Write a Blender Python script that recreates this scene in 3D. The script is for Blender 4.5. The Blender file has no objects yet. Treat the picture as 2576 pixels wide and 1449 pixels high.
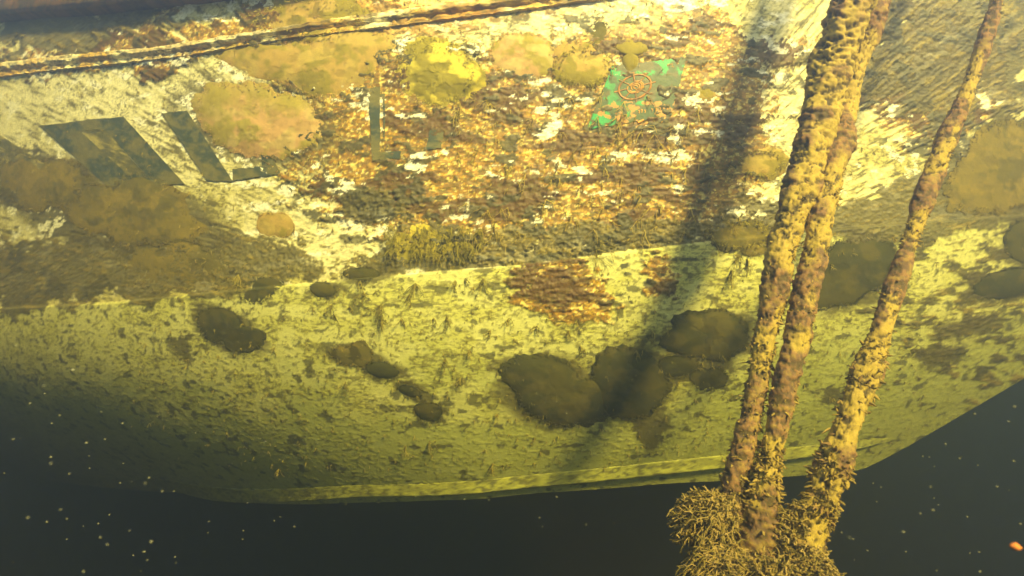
import bpy, math, random
import numpy as np

random.seed(7)
rng = np.random.default_rng(7)
S = bpy.context.scene
COL = S.collection

# ------------------------------------------------------------------ camera
T = 0.9                                     # tan of half the horizontal field of view
cd = bpy.data.cameras.new("camera")
cam = bpy.data.objects.new("camera", cd)
COL.objects.link(cam)
cam.location = (0, 0, 0)
cam.rotation_euler = (math.radians(90), 0, 0)
cd.sensor_width = 36
cd.lens = 18 / T
cd.clip_start = 0.02
cd.clip_end = 200
cd.dof.use_dof = True
cd.dof.focus_distance = 1.5
cd.dof.aperture_fstop = 4.5
S.camera = cam

# ------------------------------------------------------------------ world, sun, exposure
SUN = np.array([0.29, -0.5, 0.44])           # towards the sun
SUN /= np.linalg.norm(SUN)
el = math.asin(SUN[2])
az = math.atan2(SUN[0], SUN[1])             # clockwise from +Y
world = bpy.data.worlds.new("World")
S.world = world
world.use_nodes = True
wn = world.node_tree.nodes
bgn = wn["Background"]
sky = wn.new("ShaderNodeTexSky")
sky.sky_type = 'NISHITA'
sky.sun_disc = False
sky.sun_elevation = el
sky.sun_rotation = az
world.node_tree.links.new(sky.outputs[0], bgn.inputs[0])
bgn.inputs[1].default_value = 0.09
sd = bpy.data.lights.new("sun", 'SUN')
sd.energy = 5.0
sd.angle = math.radians(8.0)
sd.color = (1.0, 0.92, 0.66)
sun = bpy.data.objects.new("sun", sd)
COL.objects.link(sun)
from mathutils import Vector, Matrix
sun.rotation_euler = Vector(SUN).to_track_quat('Z', 'Y').to_euler()
sun.location = (1, -2, 4)
S.view_settings.view_transform = 'Standard'
S.view_settings.look = 'None'
S.view_settings.exposure = 2.3
S.view_settings.gamma = 1
S.view_settings.use_curve_mapping = False
try:
    S.cycles.use_denoising = True
    S.cycles.volume_bounces = 1
    S.cycles.max_bounces = 5
    S.cycles.diffuse_bounces = 2
    S.cycles.sample_clamp_indirect = 3
except Exception:
    pass

# ------------------------------------------------------------------ noise
def _h(ix, iy, iz, seed):
    h = (ix.astype(np.uint32) * np.uint32(374761393)) ^ (iy.astype(np.uint32) * np.uint32(668265263)) \
        ^ (iz.astype(np.uint32) * np.uint32(2246822519)) ^ np.uint32((seed * 3266489917) & 0xffffffff)
    h ^= h >> np.uint32(15); h *= np.uint32(2246822519)
    h ^= h >> np.uint32(13); h *= np.uint32(3266489917)
    h ^= h >> np.uint32(16)
    return h.astype(np.float64) / 4294967295.0

def vnoise(x, y, z, seed=0):
    x0, y0, z0 = np.floor(x), np.floor(y), np.floor(z)
    fx, fy, fz = x - x0, y - y0, z - z0
    fx = fx * fx * (3 - 2 * fx); fy = fy * fy * (3 - 2 * fy); fz = fz * fz * (3 - 2 * fz)
    a, b, c = x0.astype(np.int64), y0.astype(np.int64), z0.astype(np.int64)
    def L(p, q, t): return p + (q - p) * t
    return L(L(L(_h(a, b, c, seed), _h(a + 1, b, c, seed), fx), L(_h(a, b + 1, c, seed), _h(a + 1, b + 1, c, seed), fx), fy),
             L(L(_h(a, b, c + 1, seed), _h(a + 1, b, c + 1, seed), fx), L(_h(a, b + 1, c + 1, seed), _h(a + 1, b + 1, c + 1, seed), fx), fy), fz)

def fbm(x, y, z=None, octaves=4, seed=0, gain=0.55, lac=2.07):
    x = np.asarray(x, float); y = np.asarray(y, float)
    z = np.zeros_like(x) if z is None else np.asarray(z, float)
    s = np.zeros_like(x); a = 1.0; t = 0.0
    for o in range(octaves):
        s += a * vnoise(x + 17.3 * o, y - 9.1 * o, z + 3.7 * o, seed + o)
        t += a; a *= gain
        x = x * lac; y = y * lac; z = z * lac
    return (s / t - 0.5) * 1.6 + 0.5

def sst(a, b, x):
    t = np.clip((x - a) / (b - a), 0, 1)
    return t * t * (3 - 2 * t)

# ------------------------------------------------------------------ mesh helpers
def link_mesh(name, verts, faces, mat, parent=None, smooth=True, cols=None, colname="tint"):
    verts = np.asarray(verts, np.float32)
    faces = np.asarray(faces, np.int32)
    me = bpy.data.meshes.new(name)
    n, k = faces.shape
    me.vertices.add(len(verts)); me.vertices.foreach_set("co", verts.ravel())
    me.loops.add(n * k); me.loops.foreach_set("vertex_index", faces.ravel())
    me.polygons.add(n)
    me.polygons.foreach_set("loop_start", np.arange(0, n * k, k, dtype=np.int32))
    me.polygons.foreach_set("loop_total", np.full(n, k, np.int32))
    me.polygons.foreach_set("use_smooth", np.full(n, smooth))
    me.update(calc_edges=True)
    if cols is not None:
        at = me.color_attributes.new(colname, 'FLOAT_COLOR', 'POINT')
        at.data.foreach_set("color", np.asarray(cols, np.float32).ravel())
    me.materials.append(mat)
    o = bpy.data.objects.new(name, me)
    COL.objects.link(o)
    if parent is not None:
        o.parent = parent
        o.matrix_parent_inverse = Matrix.Translation(-Vector(parent.location))
    return o

def grid_faces(nu, nv, wrap=False):
    i = np.arange(nu - 1)[:, None]
    j = np.arange(nv if wrap else nv - 1)[None, :]
    j2 = (j + 1) % nv
    a = i * nv + j; b = i * nv + j2; c = (i + 1) * nv + j2; d = (i + 1) * nv + j
    return np.stack([a, b, c, d], -1).reshape(-1, 4)

def tag(o, label=None, cat=None, group=None, kind=None):
    if label: o["label"] = label
    if cat: o["category"] = cat
    if group: o["group"] = group
    if kind: o["kind"] = kind
    return o

def empty(name, loc=(0, 0, 0)):
    o = bpy.data.objects.new(name, None)
    o.empty_display_size = 0.05
    o.location = loc
    COL.objects.link(o)
    return o

# ------------------------------------------------------------------ materials
def mat_tint(name, rough=0.7, spec=0.3, nscale=300, namount=0.35, bump=0.3, stretch=(1, 1, 1), dark=(0.1, 0.08, 0.02), sss=0.0, bdist=0.002):
    m = bpy.data.materials.new(name); m.use_nodes = True
    N, Lk = m.node_tree.nodes, m.node_tree.links
    b = N["Principled BSDF"]
    b.inputs["Roughness"].default_value = rough
    b.inputs["Specular IOR Level"].default_value = spec
    at = N.new("ShaderNodeAttribute"); at.attribute_name = "tint"
    tc = N.new("ShaderNodeTexCoord")
    mp = N.new("ShaderNodeMapping"); mp.inputs["Scale"].default_value = stretch
    Lk.new(tc.outputs["Object"], mp.inputs[0])
    nz = N.new("ShaderNodeTexNoise"); nz.inputs["Scale"].default_value = nscale
    nz.inputs["Detail"].default_value = 4; nz.inputs["Roughness"].default_value = 0.65
    Lk.new(mp.outputs[0], nz.inputs["Vector"])
    rp = N.new("ShaderNodeValToRGB")
    rp.color_ramp.elements[0].position = 0.40; rp.color_ramp.elements[1].position = 0.52
    Lk.new(nz.outputs["Fac"], rp.inputs[0])
    inv = N.new("ShaderNodeMath"); inv.operation = 'MULTIPLY_ADD'
    inv.inputs[1].default_value = -namount; inv.inputs[2].default_value = namount
    Lk.new(rp.outputs[0], inv.inputs[0])
    mx = N.new("ShaderNodeMix"); mx.data_type = 'RGBA'
    mul = N.new("ShaderNodeMath"); mul.operation = 'MULTIPLY'
    Lk.new(inv.outputs[0], mul.inputs[0]); Lk.new(at.outputs["Alpha"], mul.inputs[1])
    Lk.new(mul.outputs[0], mx.inputs[0])
    Lk.new(at.outputs["Color"], mx.inputs[6])
    mx.inputs[7].default_value = (*dark, 1)
    Lk.new(mx.outputs[2], b.inputs["Base Color"])
    bp = N.new("ShaderNodeBump"); bp.inputs["Strength"].default_value = bump; bp.inputs["Distance"].default_value = bdist
    Lk.new(nz.outputs["Fac"], bp.inputs["Height"]); Lk.new(bp.outputs[0], b.inputs["Normal"])
    if sss:
        b.inputs["Subsurface Weight"].default_value = sss
        b.inputs["Subsurface Radius"].default_value = (0.01, 0.008, 0.003)
        b.inputs["Subsurface Scale"].default_value = 1
    return m

M_hull = mat_tint("fouled_white_paint", rough=0.55, spec=0.4, nscale=110, namount=1.0, bump=0.35, stretch=(0.55, 1, 1.3), dark=(0.13, 0.11, 0.025), bdist=0.004)
M_sponge = mat_tint("sponge_skin", rough=0.9, spec=0.1, nscale=70, namount=0.3, bump=0.12, dark=(0.07, 0.065, 0.015))
M_rope = mat_tint("rope_growth", rough=0.85, spec=0.15, nscale=260, namount=0.5, bump=0.6, dark=(0.06, 0.045, 0.02))
M_core = mat_tint("rope_fibre", rough=0.9, spec=0.1, nscale=300, namount=0.5, bump=0.5, dark=(0.06, 0.035, 0.03))
M_weed = mat_tint("weed", rough=0.8, spec=0.1, nscale=150, namount=0.3, bump=0.2, dark=(0.07, 0.06, 0.015))
M_letter = mat_tint("letter_vinyl", rough=0.5, spec=0.4, nscale=60, namount=0.9, bump=0.3, stretch=(0.4, 1, 1), dark=(0.20, 0.18, 0.06))
M_sticker = mat_tint("sticker_print", rough=0.45, spec=0.5, nscale=80, namount=0.5, bump=0.3, dark=(0.07, 0.08, 0.015))

def flat_mat(name, c, rough=0.7, spec=0.3):
    m = bpy.data.materials.new(name); m.use_nodes = True
    N, Lk = m.node_tree.nodes, m.node_tree.links
    b = N["Principled BSDF"]
    nz = N.new("ShaderNodeTexNoise"); nz.inputs["Scale"].default_value = 40; nz.inputs["Detail"].default_value = 5
    tc = N.new("ShaderNodeTexCoord"); Lk.new(tc.outputs["Object"], nz.inputs["Vector"])
    rp = N.new("ShaderNodeValToRGB")
    rp.color_ramp.elements[0].color = (c[0] * .6, c[1] * .6, c[2] * .6, 1)
    rp.color_ramp.elements[1].color = (min(1, c[0] * 1.3), min(1, c[1] * 1.3), min(1, c[2] * 1.3), 1)
    Lk.new(nz.outputs["Fac"], rp.inputs[0]); Lk.new(rp.outputs[0], b.inputs["Base Color"])
    b.inputs["Roughness"].default_value = rough; b.inputs["Specular IOR Level"].default_value = spec
    return m

M_speck = flat_mat("drifting_matter", (0.20, 0.20, 0.13))
M_orange = flat_mat("orange_matter", (0.8, 0.25, 0.05))
M_mud = flat_mat("mud", (0.09, 0.085, 0.055))
M_under = flat_mat("fouled_bottom", (0.12, 0.13, 0.05))

# ------------------------------------------------------------------ hull form
CX, CY, K = 1288.0, 724.5, 1288.0 / T       # photo read in a 2576 x 1449 frame

def Yp(X):
    l = np.clip(-X - 0.1, 0, None); r = np.clip(X - 0.2, 0, None)
    return 1.5 + 0.68 * (np.sqrt(l * l + 1.0) - 1.0) + 0.16 * r ** 1.8

def px_on_plan(pts):
    out = []
    for (x, y) in pts:
        Y = 1.5
        for _ in range(30):
            Y = 0.5 * Y + 0.5 * float(Yp(np.array(Y * (x - CX) / K)))
        out.append((Y * (x - CX) / K, Y * (CY - y) / K))
    out.sort()
    return np.array(out)

def curve(A, lo=-6.2, hi=3.0, win=45):
    """smooth curve Z(X) through points, straight beyond the ends"""
    X, Z = A[:, 0], A[:, 1]
    sl = (Z[1] - Z[0]) / (X[1] - X[0]); sr = (Z[-1] - Z[-2]) / (X[-1] - X[-2])
    X = np.concatenate([[lo], X, [hi]])
    Z = np.concatenate([[Z[0] + sl * (lo - X[1])], Z, [Z[-1] + sr * (hi - X[-2])]])
    q = np.linspace(lo, hi, 900)
    z = np.interp(q, X, Z)
    k = np.hanning(win); k /= k.sum()
    zs = np.convolve(np.pad(z, win // 2, mode='edge'), k, mode='valid')
    return lambda x: np.interp(x, q, zs)

Zc = curve(px_on_plan([(0, 775), (300, 760), (600, 728), (1030, 690), (1300, 668), (1750, 610), (2100, 575), (2576, 540)]))

def dep(h, X):
    hh = np.clip(h, 0, None)
    v = 1 + 0.60 * np.clip(-X - 0.1, 0, 1.6)        # the sections sharpen towards the left
    q = hh / 0.62
    return 0.20 * v * np.where(q < 1, q * q, 2 * q - 1) - 0.012 * sst(-0.001, 0.004, h)

def Yh(X, Z):
    up = np.clip(Z - 0.75, 0, None)
    return Yp(X) + dep(Zc(X) - Z, X) + 0.10 * up ** 1.5

def at(x, y, off=0.0):
    """point of the hull skin seen at photo position x, y, raised off metres towards the viewer"""
    x = np.asarray(x, float); y = np.asarray(y, float)
    lo = np.full(x.shape, 0.9); hi = np.full(x.shape, 6.0)
    for _ in range(34):
        m = 0.5 * (lo + hi)
        g = m - Yh(m * (x - CX) / K, m * (CY - y) / K)
        hi = np.where(g > 0, m, hi); lo = np.where(g > 0, lo, m)
    Y = 0.5 * (lo + hi) - off
    return np.stack([Y * (x - CX) / K, Y, Y * (CY - y) / K], -1)

def to_px(P):
    return CX + K * P[..., 0] / P[..., 1], CY - K * P[..., 2] / P[..., 1]

be = [(-600, 1262), (0, 1262), (600, 1262), (900, 1263), (1090, 1258), (1340, 1241), (1680, 1216), (1950, 1200), (2100, 1190), (2165, 1184), (2280, 1125), (2415, 1046), (2576, 950)]
pb = at([p[0] for p in be], [p[1] for p in be])
Zb = curve(pb[:, [0, 2]][np.argsort(pb[:, 0])], win=21)

# ------------------------------------------------------------------ stain map of the hull
def ell(px, py, cx, cy, rx, ry, rot=0, soft=0.5):
    a = math.radians(rot)
    dx, dy = px - cx, py - cy
    u = (dx * math.cos(a) + dy * math.sin(a)) / rx
    v = (-dx * math.sin(a) + dy * math.cos(a)) / ry
    return 1 - sst(1 - soft, 1 + soft, np.sqrt(u * u + v * v))

def mixc(c, col, m):
    return c + (np.asarray(col) - c) * m[..., None]

nu, nv = 1150, 630
su = np.linspace(-1, 1, nu)
Xs = np.where(su < 0, -(1.7 * -su + 4.3 * (-su) ** 7), 1.5 * su + 1.0 * np.abs(su) ** 6)
ZT = 1.5
tv = np.linspace(0, 1, nv)
# rows: most of them below Z = 0.85, where the growth is seen from near
rowf = np.where(tv < 0.05, tv / 0.05 * 0.14, 0.14 + (tv - 0.05) / 0.95 * 0.86)
XX = np.repeat(Xs[:, None], nv, 1)
ZZ = ZT + (Zb(Xs)[:, None] - ZT) * rowf[None, :]
YY = Yh(XX, ZZ)
px, py = to_px(np.stack([XX, YY, ZZ], -1))
# marks stretched radially from the middle of the side, imitating lens blur in colour
cxw, czw = 0.08, -0.10
rr = np.hypot(XX - cxw, (ZZ - czw) * .55) + 0.25
th = np.arctan2(ZZ - czw, XX - cxw)
wob = fbm(XX * 3, ZZ * 3, octaves=2, seed=90) * 0.6
n_iso = fbm(XX * 70 + wob, ZZ * 125, octaves=5, seed=1, gain=.68)
n_fan = fbm(np.log(rr) * 24, th * 165, wob, octaves=4, seed=2, gain=0.6)
fan = sst(0.45, 0.95, rr - 0.25) * (ZZ > -0.6)
n_f = n_iso * (1 - fan) + n_fan * fan
n_mid = fbm(XX * 16, ZZ * 30, octaves=5, seed=11)
n_big = fbm(XX * 5, ZZ * 9, octaves=4, seed=21)
n_fine = fbm(XX * 150, ZZ * 210, octaves=3, seed=31)
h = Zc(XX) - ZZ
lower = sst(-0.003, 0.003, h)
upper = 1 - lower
wx = px + (n_big - 0.5) * 160 + (n_mid - .5) * 90
wy = py + (fbm(XX * 6, ZZ * 10, octaves=4, seed=41) - 0.5) * 110 + (n_f - .5) * 30

def clipc(x): return np.clip(x, 0, 1)
paint = np.array([0.86, 0.82, 0.52])
film = np.array([0.50, 0.45, 0.10])
gold = np.array([0.34, 0.165, 0.004])
brown = np.array([0.095, 0.05, 0.006])
olive = np.array([0.105, 0.088, 0.018])
dark = np.array([0.05, 0.047, 0.016])

c = np.zeros(XX.shape + (3,)) + paint
whiter = np.maximum.reduce([1.3 * ell(px, py, 230, 290, 480, 190, 0, .5), ell(px, py, 1330, 50, 420, 60, -5, .5), ell(px, py, 950, 560, 330, 90, 0, .5), ell(px, py, 1880, 330, 160, 260, 25, .5)])
c = mixc(c, film, (0.35 + 0.5 * sst(0.35, 0.65, n_mid)) * (1 - .65 * whiter))
# scraped pale streaks against yellow film, upper side
whiter = clipc(whiter)
c = mixc(c, film * 0.8, upper * (0.75 - .3 * whiter) * sst(0.48, 0.60, n_f))
c = mixc(c, olive, upper * 0.85 * sst(0.63, 0.74, n_f))
# lower side: flecks of short brown weed and pale film
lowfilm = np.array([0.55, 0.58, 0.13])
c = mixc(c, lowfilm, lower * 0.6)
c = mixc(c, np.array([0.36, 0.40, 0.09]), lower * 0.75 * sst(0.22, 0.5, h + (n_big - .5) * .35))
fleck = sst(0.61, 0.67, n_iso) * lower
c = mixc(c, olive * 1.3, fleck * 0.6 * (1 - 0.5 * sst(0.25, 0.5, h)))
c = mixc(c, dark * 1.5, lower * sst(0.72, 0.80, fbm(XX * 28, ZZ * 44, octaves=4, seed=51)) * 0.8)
# golden crust
mg = np.maximum.reduce([
    ell(wx, wy, 1330, 400, 560, 260, 5, 0.55), ell(wx, wy, 1640, 330, 330, 250, 0, .5),
    0.8 * ell(wx, wy, 1720, 120, 330, 110, 5, .6), ell(wx, wy, 1385, 720, 150, 90, 10, .5),
    0.75 * ell(wx, wy, 700, 60, 300, 70, -8, .5), 0.8 * ell(wx, wy, 2330, 180, 240, 180, 0, .5),
    0.7 * ell(wx, wy, 1690, 700, 90, 40, -10, .5), 0.6 * ell(wx, wy, 1180, 30, 320, 40, -5, .5),
    0.85 * ell(wx, wy, 420, 95, 420, 55, -9, .5)])
g = sst(0.50, 0.58, n_f * 0.55 + n_mid * 0.27 + n_fine * .18 + (mg - 0.42) * 0.85) * sst(.05, .3, mg)
g *= 1 - .8 * ell(wx, py, 1330, 45, 330, 55, -4, .4)
g *= np.where(lower > .5, sst(0.45, 0.6, mg), 1)
gcol = mixc(np.zeros_like(c) + gold, np.array([0.56, 0.34, 0.012]), sst(0.60, 0.70, n_fine))
gcol = mixc(gcol, np.array([0.20, 0.105, 0.01]), sst(0.48, 0.60, fbm(XX * 80, ZZ * 150, octaves=4, seed=61, gain=.7)))
c = c + (gcol - c) * (g * 0.93)[..., None]
gcol_sp = sst(.72, .77, fbm(XX * 120, ZZ * 190, octaves=2, seed=131)) * g
c = mixc(c, np.array([0.86, 0.72, 0.22]), gcol_sp * .8)
br = g * sst(0.505, 0.585, .55 * fbm(XX * 7, ZZ * 20, octaves=4, seed=77) + .45 * fbm(XX * 16, ZZ * 48, octaves=5, seed=71, gain=.68) + 0.06 * ell(px, py, 1450, 540, 480, 130) + .12 * ell(px, py, 1390, 720, 120, 80))
c = mixc(c, brown, br * 0.92)
# olive smear bands; right-hand ones also paint in haze and rope-shadow dimness
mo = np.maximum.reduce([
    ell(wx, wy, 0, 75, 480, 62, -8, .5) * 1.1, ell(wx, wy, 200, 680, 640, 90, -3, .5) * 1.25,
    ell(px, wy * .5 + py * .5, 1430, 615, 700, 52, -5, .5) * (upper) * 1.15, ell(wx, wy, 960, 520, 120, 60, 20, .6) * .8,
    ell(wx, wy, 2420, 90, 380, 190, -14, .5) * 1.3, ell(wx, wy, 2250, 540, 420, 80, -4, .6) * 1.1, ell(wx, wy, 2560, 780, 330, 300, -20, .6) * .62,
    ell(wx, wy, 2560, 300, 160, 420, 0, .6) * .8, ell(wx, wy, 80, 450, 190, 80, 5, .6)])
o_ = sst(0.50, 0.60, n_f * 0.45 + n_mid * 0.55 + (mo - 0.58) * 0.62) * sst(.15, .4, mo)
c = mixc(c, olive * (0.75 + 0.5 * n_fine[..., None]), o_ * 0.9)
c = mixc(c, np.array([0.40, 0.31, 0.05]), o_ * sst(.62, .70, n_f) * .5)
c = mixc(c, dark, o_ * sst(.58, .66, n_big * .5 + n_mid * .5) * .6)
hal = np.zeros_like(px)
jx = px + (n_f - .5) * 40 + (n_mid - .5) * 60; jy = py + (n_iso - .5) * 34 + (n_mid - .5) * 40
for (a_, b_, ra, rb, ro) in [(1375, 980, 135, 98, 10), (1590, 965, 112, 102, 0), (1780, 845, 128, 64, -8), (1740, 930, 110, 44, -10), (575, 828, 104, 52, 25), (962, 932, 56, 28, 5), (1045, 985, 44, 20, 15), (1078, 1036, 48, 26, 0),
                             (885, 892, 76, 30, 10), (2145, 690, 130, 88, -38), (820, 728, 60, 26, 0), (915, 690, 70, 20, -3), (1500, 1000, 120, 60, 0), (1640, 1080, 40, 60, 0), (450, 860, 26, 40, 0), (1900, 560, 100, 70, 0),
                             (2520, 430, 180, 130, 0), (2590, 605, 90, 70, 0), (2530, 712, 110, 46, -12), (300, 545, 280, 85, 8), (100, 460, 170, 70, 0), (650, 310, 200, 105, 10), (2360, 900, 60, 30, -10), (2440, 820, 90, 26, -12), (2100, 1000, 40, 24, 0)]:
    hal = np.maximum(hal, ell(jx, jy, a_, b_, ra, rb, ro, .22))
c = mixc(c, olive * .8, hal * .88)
# dark blotches (old growth scars)
scar = sst(0.66, 0.71, fbm(XX * 20, ZZ * 38, octaves=5, seed=81)) * upper * sst(0.2, 0.5, mg + 0.15)
c = mixc(c, dark * 1.3, scar * 0.9)
for (sx, sy, sr_, sz_) in [(1240, 49, 16, 8), (1310, 45, 24, 10), (1383, 34, 18, 9), (1178, 66, 10, 5), (1565, 668, 12, 7), (1580, 690, 10, 6), (1615, 655, 9, 5),
                           (1630, 712, 16, 10), (1560, 742, 9, 5), (1540, 760, 14, 5), (1660, 690, 14, 6), (1700, 655, 16, 4), (1585, 760, 8, 5), (1740, 652, 22, 4)]:
    c = mixc(c, dark, ell(px + (n_mid - .5) * 20, py + (n_f - .5) * 12, sx, sy, sr_, sz_, -5, .25) * 0.95)
# bare white chips
chip = sst(0.635, 0.66, .45 * fbm(XX * 11, ZZ * 26, octaves=3, seed=103) + .55 * fbm(XX * 34, ZZ * 75, octaves=5, seed=101, gain=.68) - .032 * sst(.4, .9, mg)) * upper
c = mixc(c, np.array([0.93, 0.92, 0.78]), chip * (1 - o_ * .9) * .95)
# thin rust-coloured tint near the top moulding
c = mixc(c, np.array([0.75, 0.42, 0.08]), 0.45 * ell(wx, wy, 1180, 15, 420, 55, -6, .6))
c = np.clip(c, 0.01, 0.95)
fine_amt = clipc(0.35 + 0.45 * sst(.45, .6, n_mid) - 0.12 * lower) * (1 - 0.6 * sst(0.3, 0.6, h))
relief = 0.0035 * (g * (0.4 + 1.2 * n_f)) + 0.003 * o_ * n_fine * 1.6 + 0.0016 * fleck + 0.0012 * (n_f - .5) * upper + 0.004 * scar * n_mid + 0.0035 * br * n_f
relief = relief + (fbm(XX * 2.2, ZZ * 3, octaves=3, seed=5) - .5) * 0.004
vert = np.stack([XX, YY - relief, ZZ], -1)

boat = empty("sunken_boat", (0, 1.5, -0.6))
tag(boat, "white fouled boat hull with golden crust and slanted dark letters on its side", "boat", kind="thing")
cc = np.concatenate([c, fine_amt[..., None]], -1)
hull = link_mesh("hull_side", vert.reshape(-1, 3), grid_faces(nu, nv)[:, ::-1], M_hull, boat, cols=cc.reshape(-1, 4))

# underbody, deck and ends: a closed boat
nb = 14
ii = np.arange(0, nu, 6); ii[-1] = nu - 1
xe = Xs[ii]; ze = Zb(xe); ye = Yh(xe, ze)
tb = np.linspace(0, 1, nb)
B = np.stack([xe[:, None] + 0 * tb, ye[:, None] + 2.2 * tb + 0.001, ze[:, None] - 0.16 * np.sin(tb * math.pi) + 0.002], -1)
link_mesh("hull_bottom", B.reshape(-1, 3), grid_faces(len(ii), nb)[:, ::-1], M_under, boat)
D = np.stack([xe[:, None] + 0 * tb, Yh(xe, xe * 0 + ZT)[:, None] + 2.0 * tb, ZT + 0.08 * np.sin(tb * math.pi) + 0 * xe[:, None]], -1)
link_mesh("deck", D.reshape(-1, 3), grid_faces(len(ii), nb), M_under, boat)
for k in (0, -1):
    A = vert[k][::20]
    Q = np.stack([A, A + np.array([0, 2.0, 0])], 1)
    link_mesh("hull_end", Q.reshape(-1, 3), grid_faces(len(A), 2), M_under, boat)

# ------------------------------------------------------------------ mouldings swept along the side
def sweep(name, top, bot, prof, x0, x1, n, mat, colfn, wob_amp=0.002, seed=3, end=0.0):
    X = np.linspace(x0, x1, n)
    zt, zb_ = top(X), bot(X)
    V = []; C = []
    fine = []
    for a in range(len(prof) - 1):
        for s in np.linspace(0, 1, 5, endpoint=False):
            fine.append((prof[a][0] + (prof[a + 1][0] - prof[a][0]) * s, prof[a][1] + (prof[a + 1][1] - prof[a][1]) * s))
    fine.append(prof[-1])
    F = np.array(fine)
    Z = zt[:, None] + (zb_ - zt)[:, None] * F[None, :, 0]
    XX_ = np.repeat(X[:, None], len(F), 1)
    nz = fbm(XX_ * 60, Z * 90, octaves=4, seed=seed)
    tp = (sst(x1, x1 - end, X) * sst(x0, x0 + end * 2, X))[:, None] if end else 1.0
    Y = Yh(XX_, Z) + 0.006 - (F[None, :, 1] + 0.006) * tp - (nz - .5) * wob_amp * (F[None, :, 1] > 0.002)
    C = colfn(XX_, Z, nz, F[None, :, 1] + 0 * XX_)
    return link_mesh(name, np.stack([XX_, Y, Z], -1).reshape(-1, 3), grid_faces(n, len(F))[:, ::-1], mat, boat, cols=C.reshape(-1, 4))

r2 = curve(px_on_plan([(-300, 185), (0, 157), (200, 137), (400, 122), (670, 80), (960, 34), (1270, 0), (1500, -40), (2576, -120)]))
r1 = curve(px_on_plan([(-300, 225), (0, 196), (230, 172), (470, 148), (940, 80), (1140, 54), (1490, 5), (1700, -15), (2576, -75)]))
def rail_col(X, Z, nz, f):
    q = fbm(X * 9, Z * 20, octaves=4, seed=8)
    c = np.zeros(X.shape + (3,)) + np.array([0.9, 0.82, 0.5])
    c = mixc(c, [0.68, 0.44, 0.08], sst(.42, .6, q))
    c = mixc(c, [0.16, 0.10, 0.02], sst(.50, .60, fbm(X * 13, Z * 40, octaves=5, seed=9)) * .85 * (1 - .7 * sst(-.5, -.9, X)))
    c = mixc(c, [0.36, 0.18, 0.02], sst(.52, .62, fbm(X * 5, Z * 10, octaves=3, seed=99)) * .8 * (1 - .6 * sst(-.5, -.9, X)))
    return np.concatenate([c, np.full(X.shape + (1,), 0.7)], -1)
sweep("rub_rail", r2, r1, [(-0.02, -0.004), (0.0, 0.004), (0.12, 0.016), (0.40, 0.018), (0.55, 0.012), (0.62, 0.006), (0.90, 0.006), (0.95, 0.011), (1.0, 0.006), (1.01, -0.004)], -5.8, 2.3, 900, M_hull, rail_col, wob_amp=.012)

def px_low(pts):
    P = at([p[0] for p in pts], [p[1] for p in pts])
    return P[:, [0, 2]][np.argsort(P[:, 0])]
s2 = curve(px_low([(-300, 1205), (0, 1212), (500, 1222), (900, 1217), (1288, 1199), (1640, 1163), (1880, 1138), (2060, 1118), (2200, 1098)]))
s1 = curve(px_low([(-300, 1235), (0, 1240), (500, 1248), (900, 1243), (1288, 1226), (1640, 1192), (1880, 1166), (2060, 1142), (2200, 1118)]))
def spray_col(X, Z, nz, f):
    q = fbm(X * 30, Z * 60, octaves=4, seed=18)
    c = np.zeros(X.shape + (3,)) + np.array([0.42, 0.44, 0.08])
    c = mixc(c, [0.24, 0.25, 0.05], sst(.42, .62, q) * .7)
    c = mixc(c, [0.10, 0.10, 0.03], sst(.60, .68, fbm(X * 70, Z * 160, octaves=4, seed=28)) * .8)
    return np.concatenate([c, np.full(X.shape + (1,), 0.25)], -1)
sweep("spray_rail", s2, s1, [(-0.03, -0.003), (0.0, 0.001), (0.5, 0.012), (0.9, 0.021), (1.0, 0.019), (1.06, 0.010), (1.12, -0.003)], -5.0, 1.42, 700, M_hull, spray_col, wob_amp=0.003, end=0.35)

# gunwale board seen dark above at the left
gb = curve(px_on_plan([(-400, 70), (0, 48), (250, 36), (520, 8), (800, -30), (1400, -120), (2576, -260)]))
gt = lambda X: gb(X) + 0.16
def gun_col(X, Z, nz, f):
    c = np.zeros(X.shape + (3,)) + np.array([0.16, 0.07, 0.012])
    c = mixc(c, [0.04, 0.02, 0.006], sst(.4, .6, nz))
    return np.concatenate([c, np.full(X.shape + (1,), 0.6)], -1)
sweep("gunwale", gt, gb, [(0, -0.003), (0.02, 0.05), (0.9, 0.06), (1.0, 0.05), (1.02, -0.003)], -5.8, 2.3, 500, M_hull, gun_col)

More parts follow.
